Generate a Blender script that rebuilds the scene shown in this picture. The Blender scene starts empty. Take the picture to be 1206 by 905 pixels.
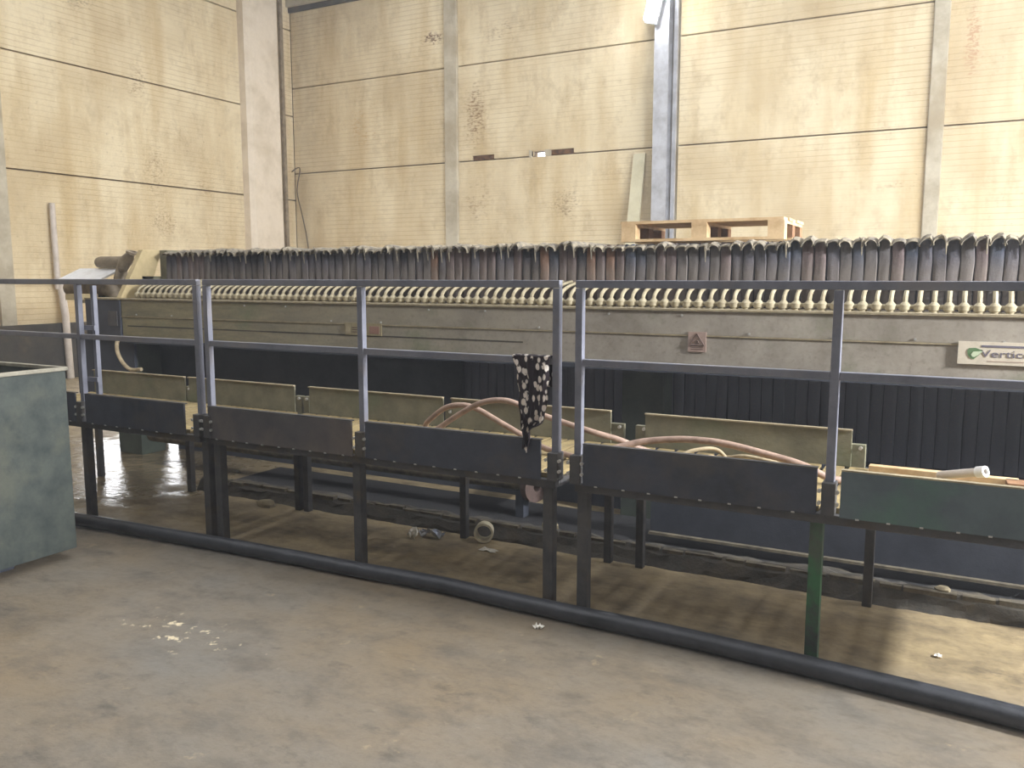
import bpy, math, random
from mathutils import Vector, Matrix
R = math.radians
random.seed(7)
sc = bpy.context.scene
col = sc.collection

# ------------------------------------------------------------------ camera
cam_d = bpy.data.cameras.new('camera'); cam = bpy.data.objects.new('camera', cam_d); col.objects.link(cam)
cam_d.sensor_width = 36.0; cam_d.lens = 996.0 / 1206.0 * 36.0
cam.location = (0, 0, 1.62)
cam.rotation_euler = (R(90) - math.atan(127 / 996.0), 0, R(28.2))
cam_d.clip_end = 200
sc.camera = cam
# ------------------------------------------------------------------ world, exposure
sc.view_settings.view_transform = 'Standard'
sc.view_settings.look = 'None'
sc.view_settings.gamma = 1.0
sc.view_settings.use_curve_mapping = False
sc.view_settings.exposure = 3.35
sc.cycles.use_denoising = True
sc.cycles.max_bounces = 10
sc.cycles.diffuse_bounces = 6
sc.cycles.sample_clamp_indirect = 8.0
w = bpy.data.worlds.new('sky'); sc.world = w; w.use_nodes = True
bg = w.node_tree.nodes['Background']
bg.inputs[0].default_value = (0.95, 0.965, 1.0, 1); bg.inputs[1].default_value = 1.0

def portal(name, loc, rot, sx, sy):
    l = bpy.data.lights.new(name, 'AREA'); l.shape = 'RECTANGLE'; l.size = sx; l.size_y = sy
    l.energy = 1; l.cycles.is_portal = True
    o = bpy.data.objects.new(name, l); o.location = loc; o.rotation_euler = rot; col.objects.link(o)
ROOF = 7.6
SKY = [-9.2, -4.6, 0.0]          # roof openings out of view, added for daylight (centre x)
SKW, SKY0, SKY1 = 0.7, -4.0, 12.6
GY0, GY1, GZ = 4.6, 11.2, 6.4         # gate in the right wall
XR = 4.4
for k, sx in enumerate(SKY):
    portal('added_skylight_portal', (sx, (SKY0 + SKY1) / 2, ROOF + .12), (0, 0, 0), SKW, SKY1 - SKY0)
portal('gate_portal', (XR + .1, (GY0 + GY1) / 2, GZ / 2), (0, R(90), 0), GZ, GY1 - GY0)
portal('hatch_portal', (-12.95, 10.25, .7), (0, R(-90), 0), 1.4, 2.5)

# ------------------------------------------------------------------ materials
def lin(c):
    return tuple(((v / 255) / 12.92 if v / 255 <= .04045 else ((v / 255 + .055) / 1.055) ** 2.4) for v in c)
class NT:
    def __init__(s, name):
        s.m = bpy.data.materials.new(name); s.m.use_nodes = True
        s.t = s.m.node_tree; s.b = s.t.nodes['Principled BSDF']
    def n(s, typ, **kw):
        x = s.t.nodes.new(typ)
        for k, v in kw.items(): setattr(x, k, v)
        return x
    def l(s, a, b): s.t.links.new(a, b)
    def set(s, sock, v):
        if isinstance(v, bpy.types.NodeSocket): s.l(v, sock)
        elif isinstance(v, (tuple, list)) and len(v) == 3 and sock.type == 'RGBA': sock.default_value = (*v, 1)
        else: sock.default_value = v
    def pos(s): return s.n('ShaderNodeNewGeometry').outputs['Position']
    def obj(s): return s.n('ShaderNodeTexCoord').outputs['Object']
    def scale(s, v, sc_, loc=(0, 0, 0)):
        x = s.n('ShaderNodeMapping'); s.l(v, x.inputs['Vector']); x.inputs['Scale'].default_value = sc_; x.inputs['Location'].default_value = loc
        return x.outputs[0]
    def noise(s, v, scale, detail=5, rough=.6):
        x = s.n('ShaderNodeTexNoise'); s.l(v, x.inputs['Vector']); x.inputs['Scale'].default_value = scale
        x.inputs['Detail'].default_value = detail; x.inputs['Roughness'].default_value = rough
        return x.outputs['Fac']
    def ramp(s, f, a, b, ca=(0, 0, 0), cb=(1, 1, 1)):
        x = s.n('ShaderNodeMapRange'); s.set(x.inputs[0], f); x.inputs[1].default_value = a; x.inputs[2].default_value = b
        return x.outputs[0]
    def math(s, op, a, b=0.0, c=None):
        x = s.n('ShaderNodeMath', operation=op); s.set(x.inputs[0], a); s.set(x.inputs[1], b)
        if c is not None: s.set(x.inputs[2], c)
        return x.outputs[0]
    def mix(s, f, a, b):
        x = s.n('ShaderNodeMix', data_type='RGBA'); s.set(x.inputs[0], f); s.set(x.inputs[6], a); s.set(x.inputs[7], b)
        return x.outputs[2]
    def sep(s, v):
        x = s.n('ShaderNodeSeparateXYZ'); s.l(v, x.inputs[0]); return x.outputs
    def bump(s, h, strength=.3, dist=.01):
        x = s.n('ShaderNodeBump'); s.set(x.inputs['Height'], h); x.inputs['Strength'].default_value = strength; x.inputs['Distance'].default_value = dist
        s.l(x.outputs[0], s.b.inputs['Normal'])
    def out(s, color, rough=.6, metal=0.0, spec=.5):
        s.set(s.b.inputs['Base Color'], color); s.set(s.b.inputs['Roughness'], rough); s.set(s.b.inputs['Metallic'], metal)
        s.b.inputs['Specular IOR Level'].default_value = spec
        return s.m
M = {}
def grime(name, base, dirt, scale=6, amt=(.45, .7), rough=.6, metal=0.0, bump=.15, second=None, spec=.5, coords='pos'):
    """a weathered surface: base colour, patches of dirt, a second patch colour"""
    t = NT(name); p = t.pos() if coords == 'pos' else t.obj()
    f = t.ramp(t.noise(p, scale, 6, .65), *amt)
    c = t.mix(f, lin(base), lin(dirt))
    if second:
        g = t.ramp(t.noise(t.scale(p, (1, 1, 1), (5.3, 1.7, 2.9)), scale * .45, 5, .6), .52, .66)
        c = t.mix(t.math('MULTIPLY', g, .8), c, lin(second))
    fine = t.noise(p, scale * 9, 3, .7)
    c = t.mix(t.ramp(fine, .35, .75), c, t.mix(.75, lin(dirt), c))
    if bump: t.bump(fine, bump, .006)
    M[name] = t.out(c, rough, metal, spec); return M[name]
def plain(name, c, rough=.6, metal=0.0, spec=.5):
    t = NT(name); M[name] = t.out(lin(c), rough, metal, spec); return M[name]

def wall_mat(name, axis, stains, base=(220, 206, 174), warm=(194, 172, 130), lo=None):
    """ribbed cream panel with streaks; stains = (u, z, ru, rz, density, colour)"""
    t = NT(name); p = t.pos(); s = t.sep(p); u, z = s[axis], s[2]
    streak = t.noise(t.scale(p, (1.6, 1.6, .28)), 1.3, 5, .6)
    c = t.mix(t.ramp(streak, .42, .72), lin(base), lin(warm))
    cloud = t.noise(p, .55, 4, .55)
    c = t.mix(t.math('MULTIPLY', t.ramp(cloud, .46, .70), .7), c, lin((184, 164, 128)))
    # fine horizontal ribs
    fr = t.math('FRACT', t.math('DIVIDE', z, .0865))
    tri = t.math('ABSOLUTE', t.math('SUBTRACT', fr, .5))
    rib = t.ramp(tri, .40, .5)
    patch = t.ramp(t.noise(t.scale(p, (.6, .6, .9), (3, 3, 3)), 1.1, 3, .5), .38, .62)
    c = t.mix(t.math('MULTIPLY', rib, t.math('MULTIPLY_ADD', patch, .42, .08)), c, lin((150, 122, 78)))
    mot = t.ramp(t.noise(t.scale(p, (1, 1, .7), (4, 4, 1)), 3.2, 7, .78), .50, .72)
    c = t.mix(t.math('MULTIPLY', mot, .45), c, lin((156, 134, 98)))
    sp = t.ramp(t.noise(p, 16, 4, .75), .62, .72)
    c = t.mix(t.math('MULTIPLY', sp, .5), c, lin((116, 90, 60)))
    for (su, sz, ru, rz, den, sc_col) in stains:
        du = t.math('DIVIDE', t.math('SUBTRACT', u, su), ru); dz = t.math('DIVIDE', t.math('SUBTRACT', z, sz), rz)
        d = t.math('SQRT', t.math('ADD', t.math('MULTIPLY', du, du), t.math('MULTIPLY', dz, dz)))
        m = t.math('SUBTRACT', 1.0, t.ramp(d, .25, 1.0))
        nn = t.math('MULTIPLY_ADD', t.noise(t.scale(p, (1, 1, 2.2), (su, su, sz)), 14, 4, .8), .8, t.math('MULTIPLY', t.noise(t.scale(p, (1, 1, .6), (sz, su, su)), 3.5, 3, .6), .2))
        f = t.ramp(t.math('ADD', nn, t.math('MULTIPLY', m, .16)), .70 - .06 * min(den, 1), .76 - .06 * min(den, 1))
        c = t.mix(t.math('MULTIPLY', t.math('MULTIPLY', f, m), min(1, den)), c, lin(sc_col))
    if lo is not None:     # rising damp / yellowed foot
        f = t.math('SUBTRACT', 1.0, t.ramp(t.math('ADD', z, t.math('MULTIPLY', streak, .8)), lo - .9, lo + .9))
        c = t.mix(t.math('MULTIPLY', f, .6), c, lin((184, 152, 98)))
    t.bump(t.math('ADD', rib, t.math('MULTIPLY', t.noise(p, 30, 3, .6), .5)), .25, .01)
    M[name] = t.out(c, .85, 0, .2); return M[name]
DK = (128, 98, 64)
wall_mat('wall_cream_back', 0, [(-8.3, 4.6, .45, 1.0, .9, DK), (-8.25, 3.0, .6, .9, .5, DK), (-9.2, 6.1, .5, .22, 1.2, (110, 84, 62)),
    (-6.35, 2.9, .6, .6, .6, (104, 78, 50)), (-5.5, 4.2, .5, .3, .3, DK), (-0.15, 4.9, .22, 1.2, .8, (178, 140, 110)), (-10.9, 4.6, 1.0, .9, .5, (182, 146, 92)), (-7.7, 6.0, .9, .5, .4, (120, 90, 60)),
    (-.9, 2.95, .9, .12, .6, (160, 138, 104))])
wall_mat('wall_cream_left', 1, [(9.2, 6.05, .7, .5, .8, (150, 134, 112)), (10.45, 3.4, .55, 1.1, .55, (140, 114, 78)), (10.2, 4.9, .5, .6, .5, DK), (11.6, 3.3, .5, .5, .6, (140, 112, 74)), (10.6, 2.6, .8, .5, .6, (132, 104, 66))], lo=1.3)
grime('concrete_pillar', (192, 184, 164), (150, 138, 116), 2.2, (.4, .75), .9, 0, .25, (160, 146, 120), .2)
grime('column_pale', (226, 214, 196), (190, 176, 152), 1.6, (.45, .8), .9, 0, .2, None, .2)
grime('steel_column', (196, 198, 204), (158, 158, 160), 4, (.4, .7), .5, .3)
grime('roof_sheet', (120, 120, 118), (88, 86, 84), 2, (.4, .7), .8)
grime('plinth_dark', (74, 70, 62), (46, 44, 42), 3, (.35, .7), .8, 0, .3, (96, 84, 66))
grime('joint_dark', (104, 84, 56), (70, 56, 40), 8, (.4, .7), .95, 0, 0)
grime('foam_brown', (120, 84, 48), (66, 44, 26), 14, (.4, .65), .95, 0, .4)
grime('rail_steel', (128, 130, 142), (104, 106, 118), 7, (.42, .72), .42, 0.15, .04, (134, 130, 132), .6)
grime('leg_steel', (84, 82, 80), (58, 58, 62), 8, (.4, .7), .6, .2, .2, (92, 80, 62))
grime('leg_green', (52, 108, 66), (58, 62, 56), 5, (.45, .62), .6, .1, .2, (78, 80, 70))
grime('board_blue', (68, 72, 84), (50, 53, 62), 5, (.4, .7), .55, .2, .2, (84, 80, 78))
grime('board_rust', (88, 84, 84), (66, 65, 68), 4, (.4, .7), .65, .1, .2, (108, 98, 90))
grime('board_teal', (92, 106, 110), (74, 86, 92), 4, (.4, .7), .6, .1, .2, (84, 120, 104))
grime('board_olive', (128, 124, 102), (98, 95, 76), 5, (.4, .7), .7, .05, .3, (108, 116, 90))
grime('deck_slat', (166, 146, 100), (112, 98, 68), 6, (.4, .7), .8, 0, .3)
grime('press_green', (128, 124, 98), (98, 94, 74), 3.2, (.4, .7), .65, .05, .2, (106, 112, 84))
grime('press_grey', (126, 124, 116), (102, 100, 92), 2.6, (.4, .7), .55, .1, .15, (118, 116, 96))
def beam_mat():
    t = NT('press_beam'); p = t.pos(); x = t.sep(p)[0]
    n1 = t.noise(p, 3.4, 6, .68); n2 = t.noise(t.scale(p, (.4, 1, 2.5)), 6, 5, .7); fi = t.noise(p, 34, 4, .7)
    c = t.mix(t.ramp(n1, .38, .7), lin((164, 156, 144)), lin((130, 122, 110)))
    ol = t.ramp(t.math('ADD', x, t.math('MULTIPLY', t.math('SUBTRACT', n1, .5), 4.0)), -2.2, -5.8)
    c = t.mix(t.math('MULTIPLY', ol, .8), c, t.mix(t.ramp(n2, .4, .68), lin((142, 132, 96)), lin((96, 92, 66))))
    g2 = t.ramp(t.noise(t.scale(p, (1, 1, 1), (9, 2, 3)), 2.1, 5, .65), .54, .68)
    c = t.mix(t.math('MULTIPLY', g2, .55), c, lin((112, 120, 92)))
    c = t.mix(t.math('MULTIPLY', t.ramp(fi, .52, .75), .4), c, lin((90, 84, 70)))
    t.bump(fi, .2, .005); M['press_beam'] = t.out(c, .6, .05)
beam_mat()
grime('press_support', (70, 78, 66), (48, 54, 50), 4, (.4, .7), .7)
grime('press_dark', (62, 66, 76), (46, 50, 60), 4, (.4, .7), .8, 0, .2)
grime('dust_lit_tan', (168, 155, 126), (128, 116, 92), 12, (.35, .7), .95, 0, .4)
grime('head_cream', (190, 172, 130), (160, 142, 102), 4, (.45, .75), .7)
grime('tube_cream', (176, 165, 136), (134, 122, 96), 14, (.4, .75), .7)
grime('pump_brown', (150, 136, 114), (104, 92, 76), 10, (.4, .7), .6, .1)
grime('white_cover', (232, 232, 232), (196, 192, 184), 6, (.5, .8), .5)
grime('wood_pale', (214, 186, 144), (176, 142, 100), 7, (.4, .7), .85, 0, .2)
grime('wood_brown', (150, 112, 78), (108, 76, 52), 7, (.4, .7), .85, 0, .2)
grime('plank_grey', (206, 200, 172), (184, 176, 146), 3, (.4, .7), .85)
grime('hose_brown', (176, 148, 130), (132, 108, 94), 20, (.4, .7), .55)
grime('hose_pale', (190, 172, 138), (142, 124, 96), 20, (.4, .7), .6)
grime('hose_black', (66, 68, 74), (40, 42, 46), 6, (.4, .7), .4, 0, .2)
grime('bin_steel', (78, 84, 78), (50, 58, 56), 8, (.36, .68), .65, .1, .4, (92, 94, 82))
grime('bin_rim', (166, 160, 142), (120, 116, 104), 9, (.4, .7), .6, .1)
grime('pvc_white', (226, 218, 190), (176, 164, 130), 16, (.45, .75), .5)
grime('pipe_pale', (206, 196, 186), (176, 164, 150), 5, (.4, .75), .6)
grime('paper_white', (240, 236, 226), (206, 200, 186), 12, (.5, .8), .8)
grime('curb_dirt', (84, 78, 68), (56, 54, 50), 7, (.4, .7), .9, 0, .8, (96, 86, 68))
grime('edge_dirt', (126, 116, 96), (84, 78, 66), 14, (.35, .65), .95, 0, .6)
grime('flange_rust', (98, 78, 70), (70, 58, 54), 14, (.4, .7), .9, 0, .5)
grime('curb_shade', (48, 47, 48), (34, 34, 37), 6, (.4, .7), .75, 0, .6)  # near black standing in for the shade behind the curb
grime('sign_beige', (206, 196, 178), (180, 170, 150), 18, (.5, .8), .6)
grime('label_red', (170, 146, 134), (146, 124, 114), 40, (.4, .75), .7)
grime('label_yellow', (148, 136, 104), (130, 120, 92), 40, (.4, .75), .7)
plain('print_grey', (104, 100, 112), .7); plain('print_green', (86, 116, 76), .7); plain('print_pale', (190, 202, 172), .7)
plain('print_red', (140, 106, 92), .7); plain('print_brown', (92, 72, 62), .7)
plain('bolt_zinc', (196, 194, 190), .35, .6); plain('foil', (205, 210, 222), .25, .8); plain('cable_dark', (88, 74, 56), .7)

def cloth_mat(name, base, dust):
    t = NT(name); p = t.pos(); z = t.sep(p)[2]
    n1 = t.noise(t.scale(p, (2.2, 2.2, .8)), 7, 6, .65)
    c = t.mix(t.ramp(n1, .38, .72), lin(base), lin(tuple(v * .62 for v in base)))
    f = t.math('SUBTRACT', 1.0, t.ramp(t.math('ADD', z, t.math('MULTIPLY', n1, .12)), 1.70, 1.82))
    c = t.mix(t.math('MULTIPLY', f, .58), c, lin(dust))
    shade_f = t.math('SUBTRACT', 1.0, t.ramp(t.math('ADD', z, t.math('MULTIPLY', n1, .3)), 1.15, 1.5))
    c = t.mix(t.math('MULTIPLY', shade_f, .8), c, lin((92, 98, 114)))  # bluish dark below the beam: its shade put into the cloth colour
    fi = t.noise(p, 70, 3, .7); t.bump(fi, .5, .005)
    c = t.mix(t.math('MULTIPLY', t.ramp(fi, .55, .72), .3), c, lin(dust))
    M[name] = t.out(c, .95, 0, .15)
CL = [('cloth_slate', (98, 98, 108)), ('cloth_mauve', (118, 104, 104)), ('cloth_grey', (110, 107, 108)), ('cloth_rust', (142, 110, 92)), ('cloth_blue', (88, 94, 108)), ('cloth_black', (58, 60, 70))]
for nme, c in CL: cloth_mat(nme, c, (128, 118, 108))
def rag_mat():
    t = NT('rag_print'); p = t.obj()
    v = t.n('ShaderNodeTexVoronoi'); v.inputs['Scale'].default_value = 38; v.inputs['Randomness'].default_value = .9
    t.l(t.scale(p, (1, .8, .62)), v.inputs['Vector'])
    spot = t.math('SUBTRACT', 1.0, t.ramp(v.outputs['Distance'], .36, .44))
    rn = t.ramp(t.noise(p, 30, 2, .5), .34, .40)
    f = t.math('MULTIPLY', spot, rn)
    M['rag_print'] = t.out(t.mix(f, lin((46, 38, 42)), lin((226, 216, 206))), .9, 0, .2)
rag_mat()
def floor_mat():
    t = NT('floor_concrete'); p = t.pos(); s = t.sep(p)
    n1 = t.noise(t.scale(p, (.7, 1.0, 1)), .9, 6, .6); n2 = t.noise(t.scale(p, (1.2, 1.8, 1), (7, 3, 0)), 2.6, 7, .68); n3 = t.noise(p, 26, 4, .7)
    c = t.mix(t.ramp(n1, .36, .68), lin((122, 117, 108)), lin((136, 119, 94)))
    c = t.mix(t.math('MULTIPLY', t.ramp(n2, .48, .72), .8), c, lin((92, 86, 78)))
    # the machine side is browner and oilier
    side = t.ramp(t.math('ADD', s[1], t.math('MULTIPLY', t.math('SUBTRACT', n2, .5), .5)), 3.45, 3.75)
    cm = t.mix(t.ramp(n2, .40, .66), lin((176, 156, 118)), lin((118, 104, 80)))
    c = t.mix(t.math('MULTIPLY', side, .85), c, cm)
    pale = t.ramp(t.noise(t.scale(p, (1, 1, 1), (2, 9, 0)), 5.2, 6, .75), .62, .70)
    c = t.mix(t.math('MULTIPLY', pale, .45), c, lin((186, 166, 130)))
    dark = t.ramp(t.noise(t.scale(p, (1, 1.6, 1), (11, 4, 0)), 3.7, 7, .76), .57, .68)
    c = t.mix(t.math('MULTIPLY', dark, .5), c, lin((70, 65, 58)))
    c = t.mix(t.math('MULTIPLY', t.ramp(n3, .5, .8), .3), c, lin((78, 71, 62)))
    n4 = t.noise(t.scale(p, (1, 1.5, 1), (6, 1, 0)), 9, 7, .78)
    c = t.mix(t.math('MULTIPLY', t.ramp(n4, .50, .70), .38), c, lin((92, 82, 66)))
    c = t.mix(t.math('MULTIPLY', t.ramp(n4, .40, .28), .30), c, lin((168, 156, 136)))
    dbx = t.math('DIVIDE', t.math('ADD', s[0], 3.05), .75); dby = t.math('DIVIDE', t.math('SUBTRACT', s[1], 2.55), .42)
    dd = t.math('SUBTRACT', 1.0, t.ramp(t.math('SQRT', t.math('ADD', t.math('MULTIPLY', dbx, dbx), t.math('MULTIPLY', dby, dby))), .2, 1.0))
    chips = t.ramp(t.math('MULTIPLY_ADD', dd, .16, t.noise(p, 11, 5, .7)), .72, .77)
    c = t.mix(t.math('MULTIPLY', chips, dd), c, lin((222, 206, 172)))
    # wet patch by the press end
    dx = t.math('DIVIDE', t.math('ADD', s[0], 6.6), 1.9); dy = t.math('DIVIDE', t.math('SUBTRACT', s[1], 4.6), 1.35)
    d = t.math('SQRT', t.math('ADD', t.math('MULTIPLY', dx, dx), t.math('MULTIPLY', dy, dy)))
    wet = t.math('MULTIPLY', t.math('SUBTRACT', 1.0, t.ramp(t.math('ADD', d, t.math('MULTIPLY', t.math('SUBTRACT', n2, .5), 1.6)), .62, .95)), 1.0)
    c = t.mix(t.math('MULTIPLY', wet, .45), c, lin((70, 66, 62)))
    rough = t.math('SUBTRACT', t.math('MULTIPLY_ADD', n2, .35, .38), t.math('MULTIPLY', wet, .44))
    rip = t.noise(t.scale(p, (1, 1, 1), (1, 8, 0)), 7.5, 5, .7)
    h = t.math('ADD', t.math('ADD', t.math('MULTIPLY', n2, 1.0), t.math('MULTIPLY', n3, .3)), t.math('MULTIPLY', t.math('MULTIPLY', wet, rip), 1.3)); t.bump(h, .42, .022)
    rough = t.math('MAXIMUM', rough, .07)
    M['floor_concrete'] = t.out(c, rough, 0, .5)
floor_mat()
te = NT('lamp_glow'); te.b.inputs['Emission Color'].default_value = (.93, .96, 1, 1); te.b.inputs['Emission Strength'].default_value = 6; M['lamp_glow'] = te.out((1, 1, 1), .4)

# ------------------------------------------------------------------ mesh helpers
class MB:
    def __init__(s): s.v = []; s.f = []; s.sm = []
    def add(s, vs, fs, smooth=False):
        o = len(s.v); s.v += [tuple(v) for v in vs]; s.f += [tuple(i + o for i in f) for f in fs]; s.sm += [smooth] * len(fs); return s
    def box(s, x0, x1, y0, y1, z0, z1, M4=None):
        vs = [Vector(p) for p in ((x0, y0, z0), (x1, y0, z0), (x1, y1, z0), (x0, y1, z0), (x0, y0, z1), (x1, y0, z1), (x1, y1, z1), (x0, y1, z1))]
        if M4 is not None: vs = [M4 @ v for v in vs]
        return s.add(vs, [(0, 3, 2, 1), (4, 5, 6, 7), (0, 1, 5, 4), (1, 2, 6, 5), (2, 3, 7, 6), (3, 0, 4, 7)])
    def tube(s, pts, r, n=8, caps=True):
        pts = [Vector(p) for p in pts]; N = len(pts); rs = r if isinstance(r, (list, tuple)) else [r] * N
        vs, fs = [], []; prev = None
        for i, p in enumerate(pts):
            d = (pts[min(i + 1, N - 1)] - pts[max(i - 1, 0)]).normalized()
            if prev is None:
                a = Vector((0, 0, 1)) if abs(d.z) < .9 else Vector((1, 0, 0)); u = d.cross(a).normalized()
            else:
                u = (prev - d * prev.dot(d)).normalized()
            prev = u; v = d.cross(u)
            for k in range(n):
                a = 2 * math.pi * k / n; vs.append(p + (u * math.cos(a) + v * math.sin(a)) * rs[i])
        for i in range(N - 1):
            for k in range(n):
                fs.append((i * n + k, i * n + (k + 1) % n, (i + 1) * n + (k + 1) % n, (i + 1) * n + k))
        s.add(vs, fs, True)
        if caps:
            s.add(vs[:n], [tuple(reversed(range(n)))]); s.add(vs[-n:], [tuple(range(n))])
        return s
    def ring(s, c, axis, ro, ri, L, n=24):
        c = Vector(c); d = Vector(axis).normalized(); a = Vector((0, 0, 1)) if abs(d.z) < .9 else Vector((1, 0, 0)); u = d.cross(a).normalized(); v = d.cross(u)
        vs = []
        for (r, t) in ((ro, -L / 2), (ro, L / 2), (ri, L / 2), (ri, -L / 2)):
            for k in range(n):
                q = 2 * math.pi * k / n; vs.append(c + d * t + (u * math.cos(q) + v * math.sin(q)) * r)
        fs = []
        for j in range(4):
            for k in range(n):
                fs.append((j * n + k, j * n + (k + 1) % n, ((j + 1) % 4) * n + (k + 1) % n, ((j + 1) % 4) * n + k))
        return s.add(vs, fs, True)
    def prism(s, poly, lo, hi, plane):   # extrude a polygon: 'x' (poly in y,z), 'y' (poly in x,z), 'z' (poly in x,y)
        def P(a, b, h): return {'x': (h, a, b), 'y': (a, h, b), 'z': (a, b, h)}[plane]
        n = len(poly); vs = [P(a, b, lo) for a, b in poly] + [P(a, b, hi) for a, b in poly]
        fs = [tuple(range(n)), tuple(range(2 * n - 1, n - 1, -1))] + [(i, i + n, (i + 1) % n + n, (i + 1) % n) for i in range(n)]
        return s.add(vs, fs)
WORLD = {}
def org(o): return WORLD.get(o.name, Vector((0, 0, 0)))
def mesh_of(mb, name, mat, off=Vector((0, 0, 0))):
    me = bpy.data.meshes.new(name)
    me.from_pydata([tuple(Vector(v) - off) for v in mb.v], [], mb.f)
    me.polygons.foreach_set('use_smooth', mb.sm)
    import bmesh
    b = bmesh.new(); b.from_mesh(me); bmesh.ops.remove_doubles(b, verts=b.verts, dist=1e-6) if any(mb.sm) else None
    bmesh.ops.recalc_face_normals(b, faces=b.faces); b.to_mesh(me); b.free()
    if any(mb.sm): me.set_sharp_from_angle(angle=R(40))
    me.materials.append(M[mat]); return me
def build(name, mb, mat, parent=None, bevel=0, solid=0, subd=0):
    xs = [v[0] for v in mb.v]; ys = [v[1] for v in mb.v]; zs = [v[2] for v in mb.v]
    c = Vector(((min(xs) + max(xs)) / 2, (min(ys) + max(ys)) / 2, min(zs)))
    o = bpy.data.objects.new(name, mesh_of(mb, name, mat, c)); col.objects.link(o)
    WORLD[o.name] = c
    if parent: o.parent = parent; o.location = c - org(parent)
    else: o.location = c
    if solid: m = o.modifiers.new('thickness', 'SOLIDIFY'); m.thickness = solid
    if subd: m = o.modifiers.new('smooth', 'SUBSURF'); m.levels = subd; m.render_levels = subd
    if bevel: m = o.modifiers.new('bevel', 'BEVEL'); m.width = bevel; m.segments = 2; m.limit_method = 'ANGLE'
    return o
def place(name, mesh, world, parent):
    o = bpy.data.objects.new(name, mesh); col.objects.link(o); wv = Vector(world); WORLD[o.name] = wv
    o.parent = parent; o.location = wv - org(parent) if parent else wv
    return o
def tag(o, label=None, cat=None, group=None, kind=None):
    if label: o['label'] = label
    if cat: o['category'] = cat
    if group: o['group'] = group
    if kind: o['kind'] = kind
    return o
def thing(name, loc, label, cat, group=None):
    o = bpy.data.objects.new(name, None); col.objects.link(o); o.location = loc; o.empty_display_size = .1
    WORLD[o.name] = Vector(loc); return tag(o, label, cat, group)
def struct(name, mb, mat, label=None, parent=None, bevel=0):
    o = build(name, mb, mat, parent, bevel)
    if not parent: tag(o, label, None, None, 'structure')
    return o
def B(*a): return MB().box(*a)
def smooth_path(pts, k=6):
    P = [Vector(p) for p in pts]; out = []
    for i in range(len(P) - 1):
        p0, p1, p2, p3 = P[max(i - 1, 0)], P[i], P[i + 1], P[min(i + 2, len(P) - 1)]
        for j in range(k):
            t = j / k
            out.append(.5 * ((2 * p1) + (p2 - p0) * t + (2 * p0 - 5 * p1 + 4 * p2 - p3) * t * t + (3 * p1 - p0 - 3 * p2 + p3) * t ** 3))
    out.append(P[-1]); return out

# ------------------------------------------------------------------ the hall
XL, YB, YF = -12.74, 14.0, -7.0
fl = B(XL - .4, XR + .3, YF - .3, YB + .4, -.2, 0)
struct('floor', fl, 'floor_concrete', 'stained brown grey concrete floor, wet beside the press')
# back wall: dark backing with two see-through slots, pillars, panels
hole = (-7.10, -6.83, 3.77, 3.86)
bk = MB()
bk.box(XL - .3, hole[0], YB + .10, YB + .25, 0, ROOF + .2); bk.box(hole[1], XR + .3, YB + .10, YB + .25, 0, ROOF + .2)
bk.box(hole[0], hole[1], YB + .10, YB + .25, 0, hole[2]); bk.box(hole[0], hole[1], YB + .10, YB + .25, hole[3], ROOF + .2)
wb = struct('wall_back', bk, 'joint_dark', 'back wall of cream ribbed panels between pillars')
JB = [0, 2.02, 3.77, 5.51, 7.05]
bays = [(XL + .02, -8.93), (-8.65, -4.83), (-4.38, -.66), (-.45, XR)]
g = .012
for bi, (x0, x1) in enumerate(bays):
    for j in range(4):
        z0, z1 = JB[j] + g, JB[j + 1] - g; y0, y1 = YB, YB + .10
        mb = MB()
        if bi == 1 and j == 2:      # broken lower edge with a daylight gap and two torn notches
            cuts = [(-8.36, -7.88, 3.775, 3.865), (hole[0], hole[1], 3.775, 3.86), (-6.78, -6.27, 3.775, 3.862)]
            mb.box(x0, x1, y0, y1, 3.865, z1); xx = x0
            for c in cuts:
                mb.box(xx, c[0], y0, y1, z0, 3.865); xx = c[1]
            mb.box(xx, x1, y0, y1, z0, 3.865)
        else:
            mb.box(x0, x1, y0, y1, z0, z1)
        build('wall_panel', mb, 'wall_cream_back', wb)
build('torn_insulation', B(-8.36, -7.88, YB + .05, YB + .10, 3.78, 3.864), 'foam_brown', wb)
build('torn_insulation', B(-6.78, -6.27, YB + .05, YB + .10, 3.78, 3.862), 'foam_brown', wb)
gf = MB(); gf.box(hole[0] - .05, hole[0], YB - .02, YB + .05, 3.75, 3.88); gf.box(hole[1], hole[1] + .1, YB - .02, YB + .05, 3.76, 3.87)
build('gap_frame', gf, 'concrete_pillar', wb)
struct('trim_1', B(-8.93, -8.65, YB - .06, YB + .1, 0, ROOF), 'concrete_pillar', 'grey concrete pillar beside the chipped wall panel', bevel=.015)
struct('trim_2', B(-.66, -.45, YB - .06, YB + .1, 0, ROOF), 'concrete_pillar', 'narrow concrete pillar at the right of the back wall', bevel=.015)
ic = MB(); ic.box(-4.83, -4.38, YB + .02, YB + .1, 0, ROOF); 
struct('trim_3', ic, 'concrete_pillar', 'concrete strip behind the steel column')
sc_ = MB(); sc_.box(-4.74, -4.50, YB - .26, YB - .245, 0, ROOF); sc_.box(-4.74, -4.50, YB - .03, YB - .015, 0, ROOF); sc_.box(-4.63, -4.615, YB - .245, YB - .03, 0, ROOF); sc_.box(-4.47, -4.41, YB - .08, YB - .02, 0, ROOF)
struct('trim_5', sc_, 'steel_column', 'grey steel column carrying the bright wall lamp')
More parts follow.
